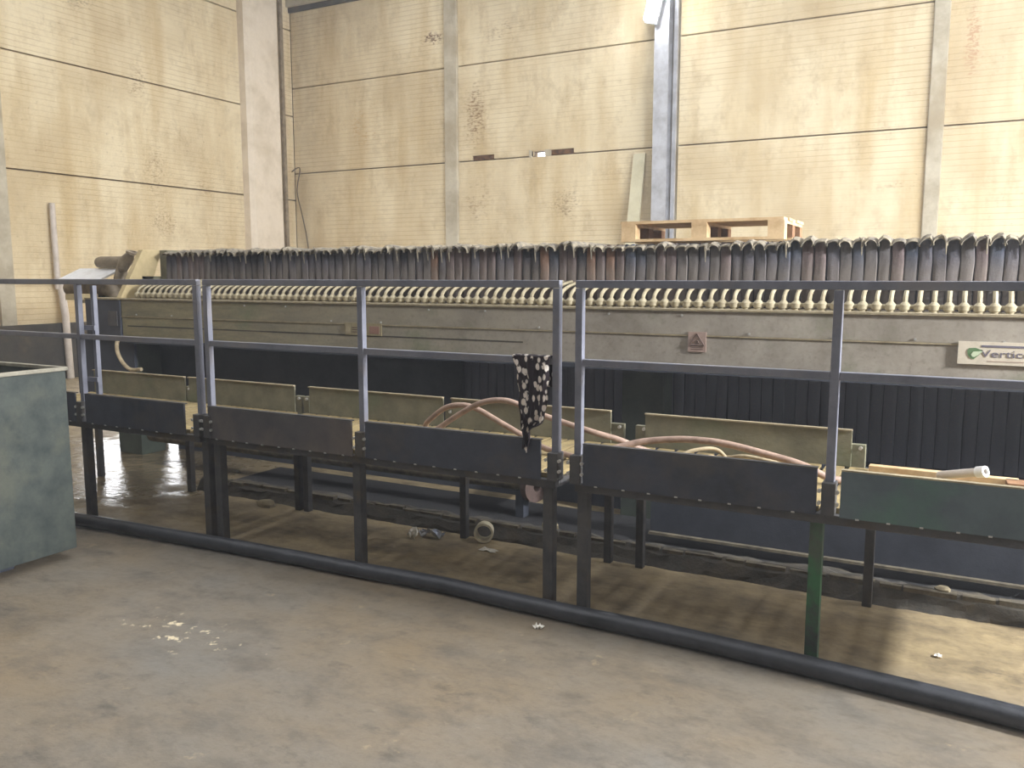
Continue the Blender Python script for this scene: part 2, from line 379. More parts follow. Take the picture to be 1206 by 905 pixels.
# left wall
lb = MB(); HY0, HY1, HZ = 9.0, 11.5, 1.38
lb.box(XL - .25, XL - .1, YF - .3, HY0, 0, ROOF + .2); lb.box(XL - .25, XL - .1, HY1, YB + .3, 0, ROOF + .2); lb.box(XL - .25, XL - .1, HY0, HY1, HZ, ROOF + .2)
wl = struct('wall_left', lb, 'joint_dark', 'left wall of cream ribbed panels with yellowed foot')
JL = [0, 1.51, 3.22, 4.95, 6.68, 7.6]
lbays = [(1.6, 7.55), (7.78, YB)]
for (y0, y1) in lbays:
    for j in range(5):
        if j == 0 and y0 > 7:
            build('wall_panel', B(XL - .1, XL, y0, HY0, g, JL[1] - g), 'wall_cream_left', wl)
            build('wall_panel', B(XL - .1, XL, HY1, y1, g, JL[1] - g), 'wall_cream_left', wl)
            build('wall_panel', B(XL - .1, XL, HY0, HY1, HZ, JL[1] - g), 'wall_cream_left', wl)
        else:
            build('wall_panel', B(XL - .1, XL, y0, y1, JL[j] + g, JL[j + 1] - g), 'wall_cream_left', wl)
build('panel_ledge', B(XL, XL + .04, 7.8, 8.9, 1.50, 1.54), 'pipe_pale', wl)
build('wall_panel', B(XL - .1, XL, YF, 1.6, 0, ROOF), 'wall_cream_left', wl)
struct('trim_6', B(XL - .1, XL + .05, 7.55, 7.78, 0, ROOF), 'concrete_pillar', 'grey pillar at the left edge of the left wall')
struct('baseboard_left', B(XL, XL + .12, 3.0, 8.99, 0, .88), 'plinth_dark', 'dark grimy wall base at the left')
# pale corner column with chamfered edges
cc = MB().prism([(XL, 12.53), (-12.58, 12.53), (-12.50, 12.62), (-12.50, 13.36), (-12.58, 13.45), (XL, 13.45)], 0, ROOF, 'z')
struct('trim_7', cc, 'column_pale', 'pale square concrete column in the corner')
struct('trim_8', B(XL + .02, XL + .08, 13.62, 13.70, 0, ROOF), 'pump_brown', 'thin brown steel post in the wall corner')
# roof with four open strips added for daylight, edge beams
rf = MB(); xs = [XL - .3] + sum([[s - SKW / 2, s + SKW / 2] for s in SKY], []) + [XR + .3]
for k in range(0, len(xs), 2): rf.box(xs[k], xs[k + 1], YF - .3, YB + .3, ROOF, ROOF + .1)
for s in SKY:
    rf.box(s - SKW / 2, s + SKW / 2, YF - .3, SKY0, ROOF, ROOF + .1); rf.box(s - SKW / 2, s + SKW / 2, SKY1, YB + .3, ROOF, ROOF + .1)
struct('ceiling', rf, 'roof_sheet', 'grey sheet roof')
struct('trim_9', B(XL, XR, YB - .12, YB + .02, 7.12, 7.36), 'concrete_pillar', 'grey edge beam under the roof on the back wall')
struct('trim_10', B(XL, XR, YB - .05, YB + .02, 7.02, 7.12), 'plinth_dark', 'dark strip under the edge beam')  # darker strip below the edge beam
struct('trim_11', B(XL, XL + .3, 7.78, 12.55, 7.3, ROOF), 'concrete_pillar', 'grey edge beam under the roof on the left wall')
wr = MB(); wr.box(XR, XR + .2, YF, GY0, 0, ROOF); wr.box(XR, XR + .2, GY1, YB + .1, 0, ROOF); wr.box(XR, XR + .2, GY0, GY1, GZ, ROOF)
struct('wall_right', wr, 'concrete_pillar', 'right wall with the open gate')
struct('wall_front', B(XL, XR, YF - .2, YF, 0, ROOF), 'plinth_dark', 'wall behind the viewer')

# wall lamp on the steel column
lamp = thing('wall_lamp', (-4.85, 13.6, 5.9), 'bright white lamp high on the grey steel column', 'lamp')
Mx = Matrix.Translation((-4.70, 13.55, 5.93)) @ Matrix.Rotation(R(14), 4, 'Y')
build('diffuser', MB().box(-.095, .095, -.06, .05, -.26, .3, Mx), 'lamp_glow', lamp, bevel=.02)
build('housing', MB().box(-.105, .105, .05, .11, -.28, .32, Mx), 'steel_column', lamp, bevel=.01)
build('bracket', MB().tube([(-4.70, 13.62, 6.1), (-4.62, 13.75, 6.1)], .02, 8), 'steel_column', lamp)
# unseen lamp added by the gate to brighten rail sides and tops
fd = thing('rail_fill_lamp', (4.4, 3.9, 2.8), 'unseen lamp added on the right wall to brighten the railings', 'lamp')
build('housing', B(4.22, 4.30, 3.66, 4.14, 2.82, 3.18), 'steel_column', fd, bevel=.01)
build('bracket', B(4.30, 4.40, 3.86, 3.94, 2.92, 3.08), 'steel_column', fd)
build('lens', B(4.212, 4.22, 3.69, 4.11, 2.85, 3.15), 'white_cover', fd)
fl_ = bpy.data.lights.new('rail_fill_beam', 'AREA'); fl_.shape = 'RECTANGLE'; fl_.size = .3; fl_.size_y = .42; fl_.energy = 85; fl_.color = (.95, .97, 1)
fo_ = bpy.data.objects.new('rail_fill_beam', fl_); col.objects.link(fo_); fo_.location = (4.2, 3.9, 3.0); fo_.rotation_euler = (0, R(84), 0)
# plank, downpipe, cable on the walls
pk = MB().prism([(-5.27, 0), (-5.05, 0), (-4.93, 3.68), (-5.14, 3.68)], 0, .04, 'y')
pk.v = [(x, YB - .50 + .49 * (z / 3.68) + (y - .04), z) for (x, y, z) in pk.v]
tag(build('plank', pk, 'plank_grey'), 'long grey plank leaning on the back wall beside the steel column', 'plank')
dp = MB().tube([(XL + .18, 8.50, 0), (XL + .16, 8.49, 1.0), (XL + .12, 8.47, 1.5)], .055, 10); dp2 = MB().tube([(XL + .10, 8.44, 1.42), (XL + .08, 8.44, 2.75)], .045, 10)
dpt = thing('downpipe', (XL + .15, 8.5, 0), 'pale plastic downpipe running down the left wall', 'pipe')
build('lower_pipe', dp, 'pipe_pale', dpt); build('upper_pipe', dp2, 'pipe_pale', dpt)
cb = MB().tube(smooth_path([(-12.68, 13.85, 3.8), (-12.5, 13.9, 3.86), (-12.62, 13.93, 3.4), (-12.5, 13.93, 2.9), (-12.38, 13.94, 2.3), (-12.3, 13.95, 1.4), (-12.28, 13.95, 0.012)]), .012, 6)
tag(build('cable', cb, 'cable_dark'), 'thin dark cable hanging in the wall corner beside the pale column', 'cable')

# ------------------------------------------------------------------ filter press
press = thing('filter_press', (-3.0, 6.0, 0), 'long filter press with cloth covered plates, curved tubes and a green side beam', 'machine')
BX0, BX1, BY0, BY1 = -7.10, 3.0, 5.0, 5.24
# side beam
build('beam_upper_panel', B(-6.62, BX1, BY0, BY1, 1.268, 1.415), 'press_beam', press, bevel=.004)
build('beam_lower_panel', B(-6.62, BX1, BY0 + .004, BY1, 1.065, 1.262), 'press_beam', press, bevel=.004)
build('beam_seam', B(-6.62, BX1, BY0 - .003, BY1 - .05, 1.261, 1.269), 'dust_lit_tan', press)
build('beam_top', B(-7.10, BX1, BY0 - .015, BY1 + .03, 1.413, 1.425), 'dust_lit_tan', press)
build('beam_flange', B(-6.62, BX1, BY0 - .03, BY1 + .05, 1.035, 1.064), 'press_dark', press)
build('beam_end_panel', B(-7.10, -6.625, BY0 - .01, BY1, 1.05, 1.412), 'board_blue', press, bevel=.006)
hp = build('end_hatch', B(-6.78, -6.66, BY0 - .02, BY0 - .01, 1.18, 1.31), 'board_rust', press)
bm_ = MB()
for k in range(22):
    x = -6.4 + k * .44 + random.uniform(-.05, .05); z = 1.285 + random.choice([0, .0, .1])
    bm_.tube([(x, BY0 - .008, z), (x, BY0 + .002, z)], .007, 6)
tag(build('beam_bolts', bm_, 'bolt_zinc', press), kind='stuff')
build('beam_crease', B(-6.55, -2.6, BY0 + .0025, BY0 + .01, 1.178, 1.188), 'plinth_dark', press)
# labels and sign on the beam
sg = build('name_sign', B(-.028, .62, BY0 - .012, BY0 - .004, 1.166, 1.284), 'sign_beige', press)
def text(body, size, x, z, y, mat, parent, name='lettering', ext=.0015):
    cu = bpy.data.curves.new(name, 'FONT'); cu.body = body; cu.size = size; cu.extrude = ext
    o = bpy.data.objects.new(name + '_tmp', cu); col.objects.link(o); bpy.context.view_layer.update()
    me = bpy.data.meshes.new_from_object(o.evaluated_get(bpy.context.evaluated_depsgraph_get()))
    bpy.data.objects.remove(o); bpy.data.curves.remove(cu)
    me.materials.clear(); me.materials.append(M[mat])
    me.transform(Matrix.Scale(1.45, 4, (1, 0, 0))); me.transform(Matrix.Rotation(R(90), 4, 'X'))
    return place(name, me, (x, y, z), parent)
text('Vertico', .053, .076, 1.206, BY0 - .013, 'print_grey', sg)
build('print_bar', B(.078, .46, BY0 - .014, BY0 - .012, 1.256, 1.267), 'print_grey', sg)
build('print_line', B(.108, .50, BY0 - .0135, BY0 - .012, 1.183, 1.186), 'label_red', sg)
lg = MB().prism([(.014, 1.236), (.022, 1.249), (.052, 1.252), (.086, 1.24), (.070, 1.216), (.046, 1.192), (.030, 1.198), (.018, 1.214)], BY0 - .0145, BY0 - .012, 'y')
build('logo', lg, 'print_green', sg)
lg2 = MB().prism([(.032, 1.216), (.042, 1.232), (.088, 1.236), (.064, 1.214), (.048, 1.204), (.038, 1.206)], BY0 - .016, BY0 - .0145, 'y')
build('logo_leaf', lg2, 'print_pale', sg)
wlb = build('warning_label', B(-1.472, -1.362, BY0 - .006, BY0 + .001, 1.168, 1.288), 'label_red', press)
tri = MB(); a, b_, c_ = (-1.417, 1.278), (-1.462, 1.208), (-1.372, 1.208)
for p, q in ((a, b_), (b_, c_), (c_, a)): tri.tube([(p[0], BY0 - .008, p[1]), (q[0], BY0 - .008, q[1])], .004, 4)
build('warning_triangle', tri, 'print_brown', wlb)
fg = MB(); fg.tube([(-1.432, BY0 - .008, 1.225), (-1.412, BY0 - .008, 1.237), (-1.405, BY0 - .008, 1.222), (-1.424, BY0 - .008, 1.217)], .005, 5)
build('warning_figure', fg, 'print_brown', wlb)
for z in (1.193, 1.182): build('print_line', B(-1.455, -1.38, BY0 - .0075, BY0 - .006, z, z + .004), 'print_brown', wlb)
wl2 = build('worn_label', B(-4.10, -3.76, BY0 - .005, BY0 + .001, 1.185, 1.275), 'label_yellow', press)
build('print_patch', B(-3.87, -3.78, BY0 - .007, BY0 - .005, 1.20, 1.255), 'print_red', wl2)
build('print_patch', B(-4.09, -4.05, BY0 - .007, BY0 - .005, 1.195, 1.262), 'dust_lit_tan', wl2)
for z in (1.238, 1.222, 1.206): build('print_line', B(-4.03, -3.90, BY0 - .007, BY0 - .005, z, z + .006), 'print_brown', wl2)

# plates with cloth, fold, tube, fitting
PITCH, PY = .0715, 5.45
plate_mb = B(-.0355, .0355, .014, 1.15, .47, 1.79)
plate_me = mesh_of(plate_mb, 'filter_plate', 'press_dark')
def cloth_mesh(mat, k):
    rnd = random.Random(k); mb = MB(); n = 7; zs = [.50, .75, 1.0, 1.25, 1.45, 1.6, 1.7, 1.78, 1.83]
    vs, fs = [], []
    for i, z in enumerate(zs):
        wv = .0352 + rnd.uniform(-.0025, .0005); sh = rnd.uniform(-.003, .003)
        for j in range(n):
            a = math.pi * j / (n - 1); vs.append((-math.cos(a) * wv + sh, .006 - math.sin(a) ** .5 * (.012 + rnd.uniform(-.003, .004)), z + (rnd.uniform(-.006, .006) if i else 0)))
    for i in range(len(zs) - 1):
        for j in range(n - 1): fs.append((i * n + j, i * n + j + 1, (i + 1) * n + j + 1, (i + 1) * n + j))
    mb.add(vs, fs, True)
    # sides running back along the plate
    pass
    return mesh_of(mb, 'filter_cloth', mat)
def fold_mesh(k):
    rnd = random.Random(100 + k); mb = MB(); h = 1.842 + rnd.uniform(-.008, .012); prof = []
    lean = rnd.uniform(-.012, .016)
    for j in range(8):
        a = math.pi * (1.12 - 1.24 * j / 7); prof.append((math.cos(a) * .037 + lean * math.sin(a), 1.815 + math.sin(a) * (h - 1.815) + rnd.uniform(-.004, .004)))
    ys = [-.055, -.03, .02, .2, .6, 1.12]; vs, fs = [], []; n = 8
    for i, y in enumerate(ys):
        dz = [-.012, 0, .006, .0, .004, 0][i] + rnd.uniform(-.003, .003); ex = [.9, 1.08, 1, 1, 1, 1][i]
        for (x, z) in prof: vs.append((x * ex, y + rnd.uniform(-.004, .004), z + dz))
    for i in range(len(ys) - 1):
        for j in range(n - 1): fs.append((i * n + j, i * n + j + 1, (i + 1) * n + j + 1, (i + 1) * n + j))
    mb.add(vs, fs, True)
    # thickness lip at the front: inner layer
    vs2 = [(x * .78, ys[0] + .004, 1.815 + (z - 1.815) * .72 - .012) for (x, z) in prof]
    mb.add([vs[j] for j in range(n)] + vs2, [(j, j + 1, n + j + 1, n + j) for j in range(n - 1)], True)
    # hanging curled tie
    if k % 3 == 0:
        s = 1 if k % 2 else .6
        mb.tube([(.004, -.05, h), (.022, -.056, h - .012), (.033 * s, -.05, h - .05), (.034 * s, -.042, h - .10 - .03 * rnd.random())], [.005, .007, .006, .003], 5)
    return mesh_of(mb, 'cloth_fold', 'fold_dust')
def fold_mat():
    t = NT('fold_dust'); p = t.pos(); n1 = t.noise(p, 22, 5, .7)
    M['fold_dust'] = t.out(t.mix(t.ramp(n1, .38, .68), lin((154, 144, 124)), lin((92, 88, 84))), .95, 0, .1); t.bump(n1, .6, .01)
fold_mat()
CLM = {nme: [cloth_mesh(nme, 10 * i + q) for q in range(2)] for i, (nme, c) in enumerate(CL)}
FOLD = [fold_mesh(k) for k in range(9)]
tb = MB().tube(smooth_path([(0, -.345, 1.465), (0, -.340, 1.492), (0, -.312, 1.517), (0, -.262, 1.538), (0, -.20, 1.554), (0, -.10, 1.570), (0, 0.0, 1.582)], 4), .0125, 8)
tube_me = mesh_of(tb, 'discharge_tube', 'tube_cream')
ft = MB(); ft.tube([(0, -.345, 1.425), (0, -.345, 1.435), (0, -.345, 1.438), (0, -.345, 1.464), (0, -.345, 1.474), (0, -.345, 1.482)], [.022, .023, .030, .030, .021, .013], 10)
ft.tube([(.022, -.345, 1.455), (.048, -.345, 1.455)], .012, 8); ft.tube([(0, -.32, 1.452), (0, -.29, 1.452)], .016, 8)
fit_me = mesh_of(ft, 'tube_coupling', 'tube_cream')
px = -6.52; i = 0; seq = random.Random(3)
while px < 2.6:
    if -5.95 < px < -5.35: c = 'cloth_black'
    elif px < -5.35: c = seq.choice(['cloth_slate', 'cloth_grey', 'cloth_mauve'])
    elif px < -3.6: c = seq.choice(['cloth_slate', 'cloth_grey', 'cloth_slate', 'cloth_black'])
    elif px < -2.0: c = seq.choice(['cloth_mauve', 'cloth_rust', 'cloth_slate', 'cloth_blue', 'cloth_mauve', 'cloth_black'])
    else: c = seq.choice(['cloth_slate', 'cloth_grey', 'cloth_mauve', 'cloth_slate', 'cloth_blue'])
    dz = seq.uniform(-.004, .006)
    if -2.35 < px < -.95: dz = 0
    pl = place('filter_plate', plate_me, (px, PY, dz), press)
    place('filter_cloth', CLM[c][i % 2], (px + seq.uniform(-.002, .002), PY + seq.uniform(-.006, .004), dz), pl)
    fo = place('cloth_fold', FOLD[seq.randrange(9)], (px, PY + seq.uniform(-.01, .01), dz - (.012 if -2.35 < px < -.95 else 0)), pl)
    place('discharge_tube', tube_me, (px, PY, 0), pl)
    place('tube_coupling', fit_me, (px, PY, 0), pl)
    px += PITCH; i += 1
# fixed head at the far end
build('head_web', B(-6.72, -6.66, 5.27, 5.62, 1.0, 1.62), 'press_green', press)
build('hatch_blocker', B(-7.32, -6.52, 5.03, 5.06, .52, 1.049), 'press_dark', press, bevel=.003)  # panel added to hide the bright wall opening behind the press end
build('splash_panel', B(-6.84, -3.30, 5.37, 5.40, .47, 1.06), 'press_dark', press, bevel=.003)
build('lower_skirt', B(-1.62, BX1, 4.80, 4.83, .07, .60), 'press_dark', press, bevel=.004)
build('skirt_flange', B(-1.62, BX1, 4.77, 4.80, .07, .085), 'edge_dirt', press)
hd = MB().prism([(5.03, 1.425), (5.32, 1.425), (5.50, 1.86), (5.29, 1.86)], -6.72, -6.66, 'x')
build('head_gusset', hd, 'head_cream', press, bevel=.005)
build('head_plate', B(-6.66, -6.56, 5.47, 6.65, .4, 1.86), 'press_green', press, bevel=.006)
build('rear_beam', B(BX0, BX1, 6.75, 6.95, 1.065, 1.415), 'press_green', press)
# feed and hydraulic piping behind the end panel
fp = MB(); fp.tube([(-7.66, 5.55, 1.755), (-7.64, 5.55, 1.755), (-7.6, 5.55, 1.757), (-7.26, 5.55, 1.757), (-7.20, 5.55, 1.77)], [.03, .052, .058, .058, .05], 14)
fpo = build('feed_pipe', fp, 'pump_brown', press)
vv = MB().tube([(-7.19, 5.45, 1.66), (-7.17, 5.45, 1.69), (-7.16, 5.48, 1.76), (-7.10, 5.48, 1.80), (-7.06, 5.48, 1.835)], [.02, .05, .062, .05, .03], 12)
build('valve', vv, 'pump_brown', fpo); build('handwheel', MB().ring((-7.05, 5.48, 1.845), (.3, 0, 1), .055, .035, .02, 16), 'pump_brown', fpo)
build('pipe_stub', MB().tube([(-7.29, 5.5, 1.43), (-7.29, 5.5, 1.55), (-7.29, 5.52, 1.60), (-7.29, 5.55, 1.74)], [.03, .055, .062, .045], 12), 'pump_brown', fpo)
lp = MB().tube([(-8.05, 5.5, 1.50), (-7.6, 5.5, 1.50), (-7.45, 5.48, 1.495), (-7.30, 5.45, 1.47), (-7.24, 5.45, 1.40)], [.075, .075, .075, .07, .06], 14)
build('lower_pipe', lp, 'pump_brown', press)
Mx = Matrix.Translation((-7.62, 5.45, 1.64)) @ Matrix.Rotation(R(24), 4, 'X')
build('white_cover', MB().box(-.33, .30, -.22, .12, -.01, .012, Mx), 'white_cover', press, bevel=.004)
build('pump_base', B(-7.62, -7.0, 5.30, 5.85, 1.36, 1.40), 'dust_lit_tan', press)
build('pump_stand', B(-7.16, -7.06, 5.5, 5.8, .0, 1.36), 'press_dark', press)
build('pipe_saddle', B(-7.50, -7.43, 5.42, 5.58, 1.40, 1.43), 'press_dark', press)
build('cover_strut', B(-7.60, -7.57, 5.46, 5.50, 1.40, 1.62), 'press_dark', press)
build('pale_block', B(-7.42, -7.20, 5.02, 5.20, 1.40, 1.455), 'head_cream', press)
# supports, hopper underneath
build('support_leg', B(-1.99, -1.70, 5.26, 5.44, 0, 1.035), 'press_support', press, bevel=.006)
build('support_leg', B(-6.86, -6.55, 5.08, 5.34, 0, 1.035), 'press_support', press, bevel=.006)
build('support_leg', B(1.2, 1.5, 5.26, 5.44, 0, 1.035), 'press_support', press, bevel=.006)
hpr = MB().prism([(5.44, 0), (6.7, 0), (6.7, .46), (5.44, .46)], -6.5, BX1, 'x')
build('hopper', hpr, 'press_dark', press)
build('hopper_rim', B(-6.5, BX1, 5.38, 5.44, .40, .46), 'press_dark', press)
mp = MB().tube([(-6.2, 4.92, .25), (-2.62, 4.92, .25), (-2.50, 4.92, .25)], .058, 14)
mpo = build('manifold_pipe', mp, 'edge_dirt', press)
build('pipe_flange', MB().ring((-2.47, 4.92, .23), (1, -.35, 0), .105, .03, .05, 22), 'flange_rust', mpo)
for x in (-5.4, -2.56): build('pipe_prop', B(x - .03, x + .03, 4.88, 4.96, 0, .2), 'press_dark', mpo)
build('cross_pipe', MB().tube([(-2.4, 4.95, .27), (-2.4, 5.44, .27)], .06, 12), 'press_dark', mpo)
dh = MB().tube(smooth_path([(-6.60, 4.985, 1.08), (-6.60, 4.93, 1.05), (-6.57, 4.90, .96), (-6.50, 4.90, .86), (-6.40, 4.90, .81), (-6.27, 4.90, .82)]), .017, 8)
build('drain_hose', dh, 'hose_pale', press)

# dirt curb at the foot of the press
cu = MB(); nx, prof = 160, [(4.41, 0), (4.43, .03), (4.45, .07), (4.48, .088), (4.54, .085), (4.64, .05), (4.75, .02), (4.76, 0)]
rnd = random.Random(5); vs, fs = [], []; m = len(prof); jj = [0.0] * m
for i in range(nx):
    x = -5.1 + 8.0 * i / (nx - 1)
    for j, (y, z) in enumerate(prof):
        jj[j] = .6 * jj[j] + rnd.uniform(-.010, .010); vs.append((x, y + jj[j] * 1.2, max(0, z + (jj[j] if 0 < j < m - 1 else 0))))
for i in range(nx - 1):
    for j in range(m - 1): fs.append((i * m + j, i * m + j + 1, (i + 1) * m + j + 1, (i + 1) * m + j))
fs.append(tuple(range(m))); fs.append(tuple(range((nx - 1) * m, nx * m))); cu.add(vs, fs, False)
ce = MB(); q = -5.0
rr = random.Random(12)
while q < 2.8:
    L = rr.uniform(.1, .35); ce.box(q, q + L * .9, 4.462 + rr.uniform(-.008, .008), 4.50, .07, .090 + rr.uniform(0, .012)); q += L
struct('trim_13', ce, 'edge_dirt', 'crumbly pale edging along the top of the curb')
struct('trim_14', B(-5.05, 2.95, 4.74, 5.26, 0, .016), 'curb_shade', 'thin dark slab painting the shade behind the curb')  # slab added to darken the floor here; its colour is shade
struct('trim_12', cu, 'curb_dirt', 'low dirt crusted curb along the foot of the press')

# ------------------------------------------------------------------ working platforms with railing
FY, KY = 3.55, 4.38
slat_me = None
def platform(x0, x1, label, fboards, kboards, posts, flegs, klegs, rx, stubs, mats):
    t = thing('work_platform', ((x0 + x1) / 2, 3.96, 0), label, 'platform', 'steel working platforms along the press')
    for x in flegs:
        build('leg', B(x - .026, x + .026, FY, FY + .052, 0, .625), 'leg_green' if abs(x + .49) < .02 else 'leg_steel', t, bevel=.003)
    for x in klegs: build('leg', B(x - .022, x + .022, KY - .03, KY + .014, 0, .625), 'leg_steel', t, bevel=.003)
    build('front_edge_beam', B(x0, x1, FY - .025, FY + .04, .625, .665), 'leg_steel', t, bevel=.003)
    build('back_edge_beam', B(x0, x1, KY - .04, KY + .02, .625, .665), 'leg_steel', t, bevel=.003)
    for x in (x0, (x0 + x1) / 2 - .02, x1 - .04): build('cross_beam', B(x, x + .04, FY + .042, KY - .042, .625, .663), 'leg_steel', t)
    n = int((x1 - x0) / .105); p = (x1 - x0 - .01) / n
    me = mesh_of(B(-.042, .042, FY + .01, KY + .01, 0, .022), 'deck_slat', 'deck_slat')
    for k in range(n): place('deck_slat', me, (x0 + .005 + p * (k + .5), 0, .6655), t)
    for k, (a, b, mt) in enumerate(fboards):
        bd = build('toe_board', B(a, b, FY - .04, FY - .028, .662, .852), mt, t, bevel=.002)
        build('board_lip', B(a, b, FY - .04, FY - .012, .852, .858), 'leg_steel' if mt != 'board_teal' else 'dust_lit_tan', bd)
        rv = MB(); q = a + .06
        while q < b - .03:
            rv.box(q, q + .013, FY - .043, FY - .026, .660, .666); q += .115 + random.uniform(-.01, .02)
        tag(build('weld_tabs', rv, 'bolt_zinc', bd), kind='stuff')
    for (a, b) in kboards:
        bd = build('toe_board', B(a, b, KY + .001, KY + .013, .688, .868), 'board_olive', t, bevel=.002)
        build('board_lip', B(a, b, KY - .012, KY + .013, .868, .875), 'dust_lit_tan', bd)  # lit top edge put into the lip as a paler colour
    for (x, w_) in stubs:
        st = build('back_post_stub', B(x - w_ / 2, x + w_ / 2, KY + .014, KY + .05, .62, .80), 'board_olive', t, bevel=.003)
        build('bolt', MB().tube([(x + w_ * .25, KY - .004, .785), (x + w_ * .25, KY + .016, .785)], .009, 8), 'bolt_zinc', st)
    for x in posts:
        po = build('post', B(x - .0175, x + .0175, FY - .018, FY + .017, .70, 1.566), 'rail_steel', t, bevel=.003)
        so = build('post_socket', B(x - .026, x + .026, FY - .05, FY + .024, .666, .80), 'leg_steel', t, bevel=.003)
        for sx in (-.034, .034):
            for z in (.715, .765):
                build('bolt', MB().tube([(x + sx, FY - .052, z), (x + sx, FY - .036, z)], .008, 8), 'bolt_zinc', so)
    build('top_rail', B(rx[0], rx[1], FY - .018, FY + .017, 1.567, 1.602), 'rail_steel', t, bevel=.003)
    ps = sorted(posts); edges = [rx[0]] + ps + [rx[1]]
    segs = []; cur = rx[0]
    for x in ps:
        if x - .018 - cur > .05: segs.append((cur, x - .0177))
        cur = x + .0177
    if rx[1] - cur > .05: segs.append((cur, rx[1]))
    for (a, b) in segs: build('mid_rail', B(a, b, FY - .015, FY + .015, 1.212, 1.244), 'rail_steel', t, bevel=.003)
    return t
platform(-6.25, -4.02, 'leftmost railed steel platform, half hidden behind the grey metal bin', [(-6.22, -5.16, 'board_blue'), (-5.06, -4.13, 'board_blue')], [(-6.18, -5.13), (-5.09, -4.05)],
    [-5.115, -4.02], [-5.15, -4.01], [-6.15, -5.1, -4.03], (-6.25, -4.0025), [(-5.11, .07), (-4.03, .06)], None)
platform(-3.97, -1.66, 'middle railed steel platform with the spotted rag hung on its rail', [(-3.93, -2.855, 'board_rust'), (-2.765, -1.73, 'board_blue')], [(-3.92, -2.835), (-2.775, -1.72)],
    [-3.935, -2.80, -1.665], [-3.91, -2.86, -1.71], [-3.95, -2.68, -1.72], (-3.9525, -1.6475), [(-3.96, .05), (-2.80, .06), (-1.69, .08)], None)
platform(-1.56, .72, 'right railed steel platform with the teal toe board and a green painted leg', [(-1.515, -.49, 'board_blue'), (-.40, .69, 'board_teal')], [(-1.52, -.458)],
    [-1.55, -.445, .66], [-1.53, -.49, .64], [-1.53, -.35, .64], (-1.5675, .6775), [(-1.545, .07), (-.44, .09)], None)
# second slim post tied to the left platform's middle post
tp = thing('tied_post', (-5.03, 3.60, .7), 'slim steel post strapped beside the leftmost railing post', 'post')
build('tube', B(-5.045, -5.015, 3.585, 3.615, .69, 1.56), 'rail_steel', tp, bevel=.003)
for z in (.93, 1.27): build('clamp', B(-5.10, -5.0, 3.568, 3.584, z, z + .03), 'rail_steel', tp)

# ------------------------------------------------------------------ metal bin
bn = thing('metal_bin', (-5.3, 2.25, 0), 'grey weathered metal bin at the left edge of the floor', 'bin')
bx0, bx1, by0, by1, bz0, bz1 = -6.1, -4.48, 1.45, 3.0, .055, 1.09
build('side_panel', B(bx1 - .012, bx1, by0, by1, bz0, bz1), 'bin_steel', bn, bevel=.003)
build('side_panel', B(bx0, bx0 + .012, by0, by1, bz0, bz1), 'bin_steel', bn)
build('end_panel', B(bx0 + .012, bx1 - .012, by1 - .012, by1, bz0, bz1), 'bin_steel', bn)
build('end_panel', B(bx0 + .012, bx1 - .012, by0, by0 + .012, bz0, bz1), 'bin_steel', bn)
build('bottom_panel', B(bx0 + .012, bx1 - .012, by0 + .012, by1 - .012, bz0, bz0 + .012), 'bin_steel', bn)
rm = MB()
rm.box(bx1 - .018, bx1 + .012, by0 - .01, by1 + .012, bz1, bz1 + .022); rm.box(bx0 - .01, bx0 + .02, by0 - .01, by1 + .012, bz1, bz1 + .022)
rm.box(bx0 + .02, bx1 - .018, by1 - .018, by1 + .012, bz1, bz1 + .022); rm.box(bx0 + .02, bx1 - .018, by0 - .01, by0 + .02, bz1, bz1 + .022)
build('rim', rm, 'bin_rim', bn, bevel=.004)
for y in (1.75, 2.6): build('skid', B(bx0 + .1, bx1 - .12, y, y + .1, 0, bz0), 'press_dark', bn)

# ------------------------------------------------------------------ pallet on the plate tops
pa = thing('pallet', (-1.62, 6.15, 1.868), 'pale wooden pallet lying on top of the filter plates', 'pallet')
ax0, ax1, ay0, ay1, az = -2.27, -1.11, 5.93, 6.62, 1.868
for y in (ay0, (ay0 + ay1) / 2 - .05, ay1 - .1): build('bottom_board', B(ax0, ax1, y, y + .1, az, az + .02), 'wood_pale', pa)
for bi, x in enumerate((ax0, (ax0 + ax1) / 2 - .055, ax1 - .11)):
    for yi, y in enumerate((ay0, (ay0 + ay1) / 2 - .05, ay1 - .1)):
        build('block', B(x, x + .11, y + .002, y + .098, az + .02, az + .108), 'wood_pale' if yi == 0 else 'wood_brown', pa)
    build('stringer_board', B(x, x + .11, ay0, ay1, az + .108, az + .128), 'wood_pale', pa)
for k in range(5):
    y = ay0 + k * (ay1 - ay0 - .13) / 4
    build('deck_board', B(ax0 + random.uniform(-.01, .01), ax1 + random.uniform(-.01, .01), y, y + .13, az + .128, az + .148), 'wood_pale', pa)

# ------------------------------------------------------------------ rag on the rail
rg = MB(); nu, nv = 22, 34; vs, fs = [], []; rnd = random.Random(9)
def edge(z, side):
    L = [(1.26, -1.885), (1.20, -1.865), (1.10, -1.850), (.97, -1.842), (.90, -1.826), (.83, -1.822), (.80, -1.820)]; Rr = [(1.26, -1.69), (1.20, -1.688), (1.10, -1.694), (1.01, -1.700), (.965, -1.708), (.93, -1.726), (.905, -1.778), (.80, -1.795)]
    T = L if side == 0 else Rr
    for (z1, x1), (z2, x2) in zip(T, T[1:]):
        if z >= z2: t = (z1 - z) / (z1 - z2); return x1 + (x2 - x1) * t
    return T[-1][1]
rows = []
for i in range(8): rows.append((1.10 + .15 * i / 7, .024, i))           # short tail behind the rail
for i in range(1, 4): rows.append((1.25 + .004 * math.sin(math.pi * i / 4), .022 - .046 * i / 4, i))
for i in range(34): rows.append((1.25 - .45 * i / 33, -.026, i))
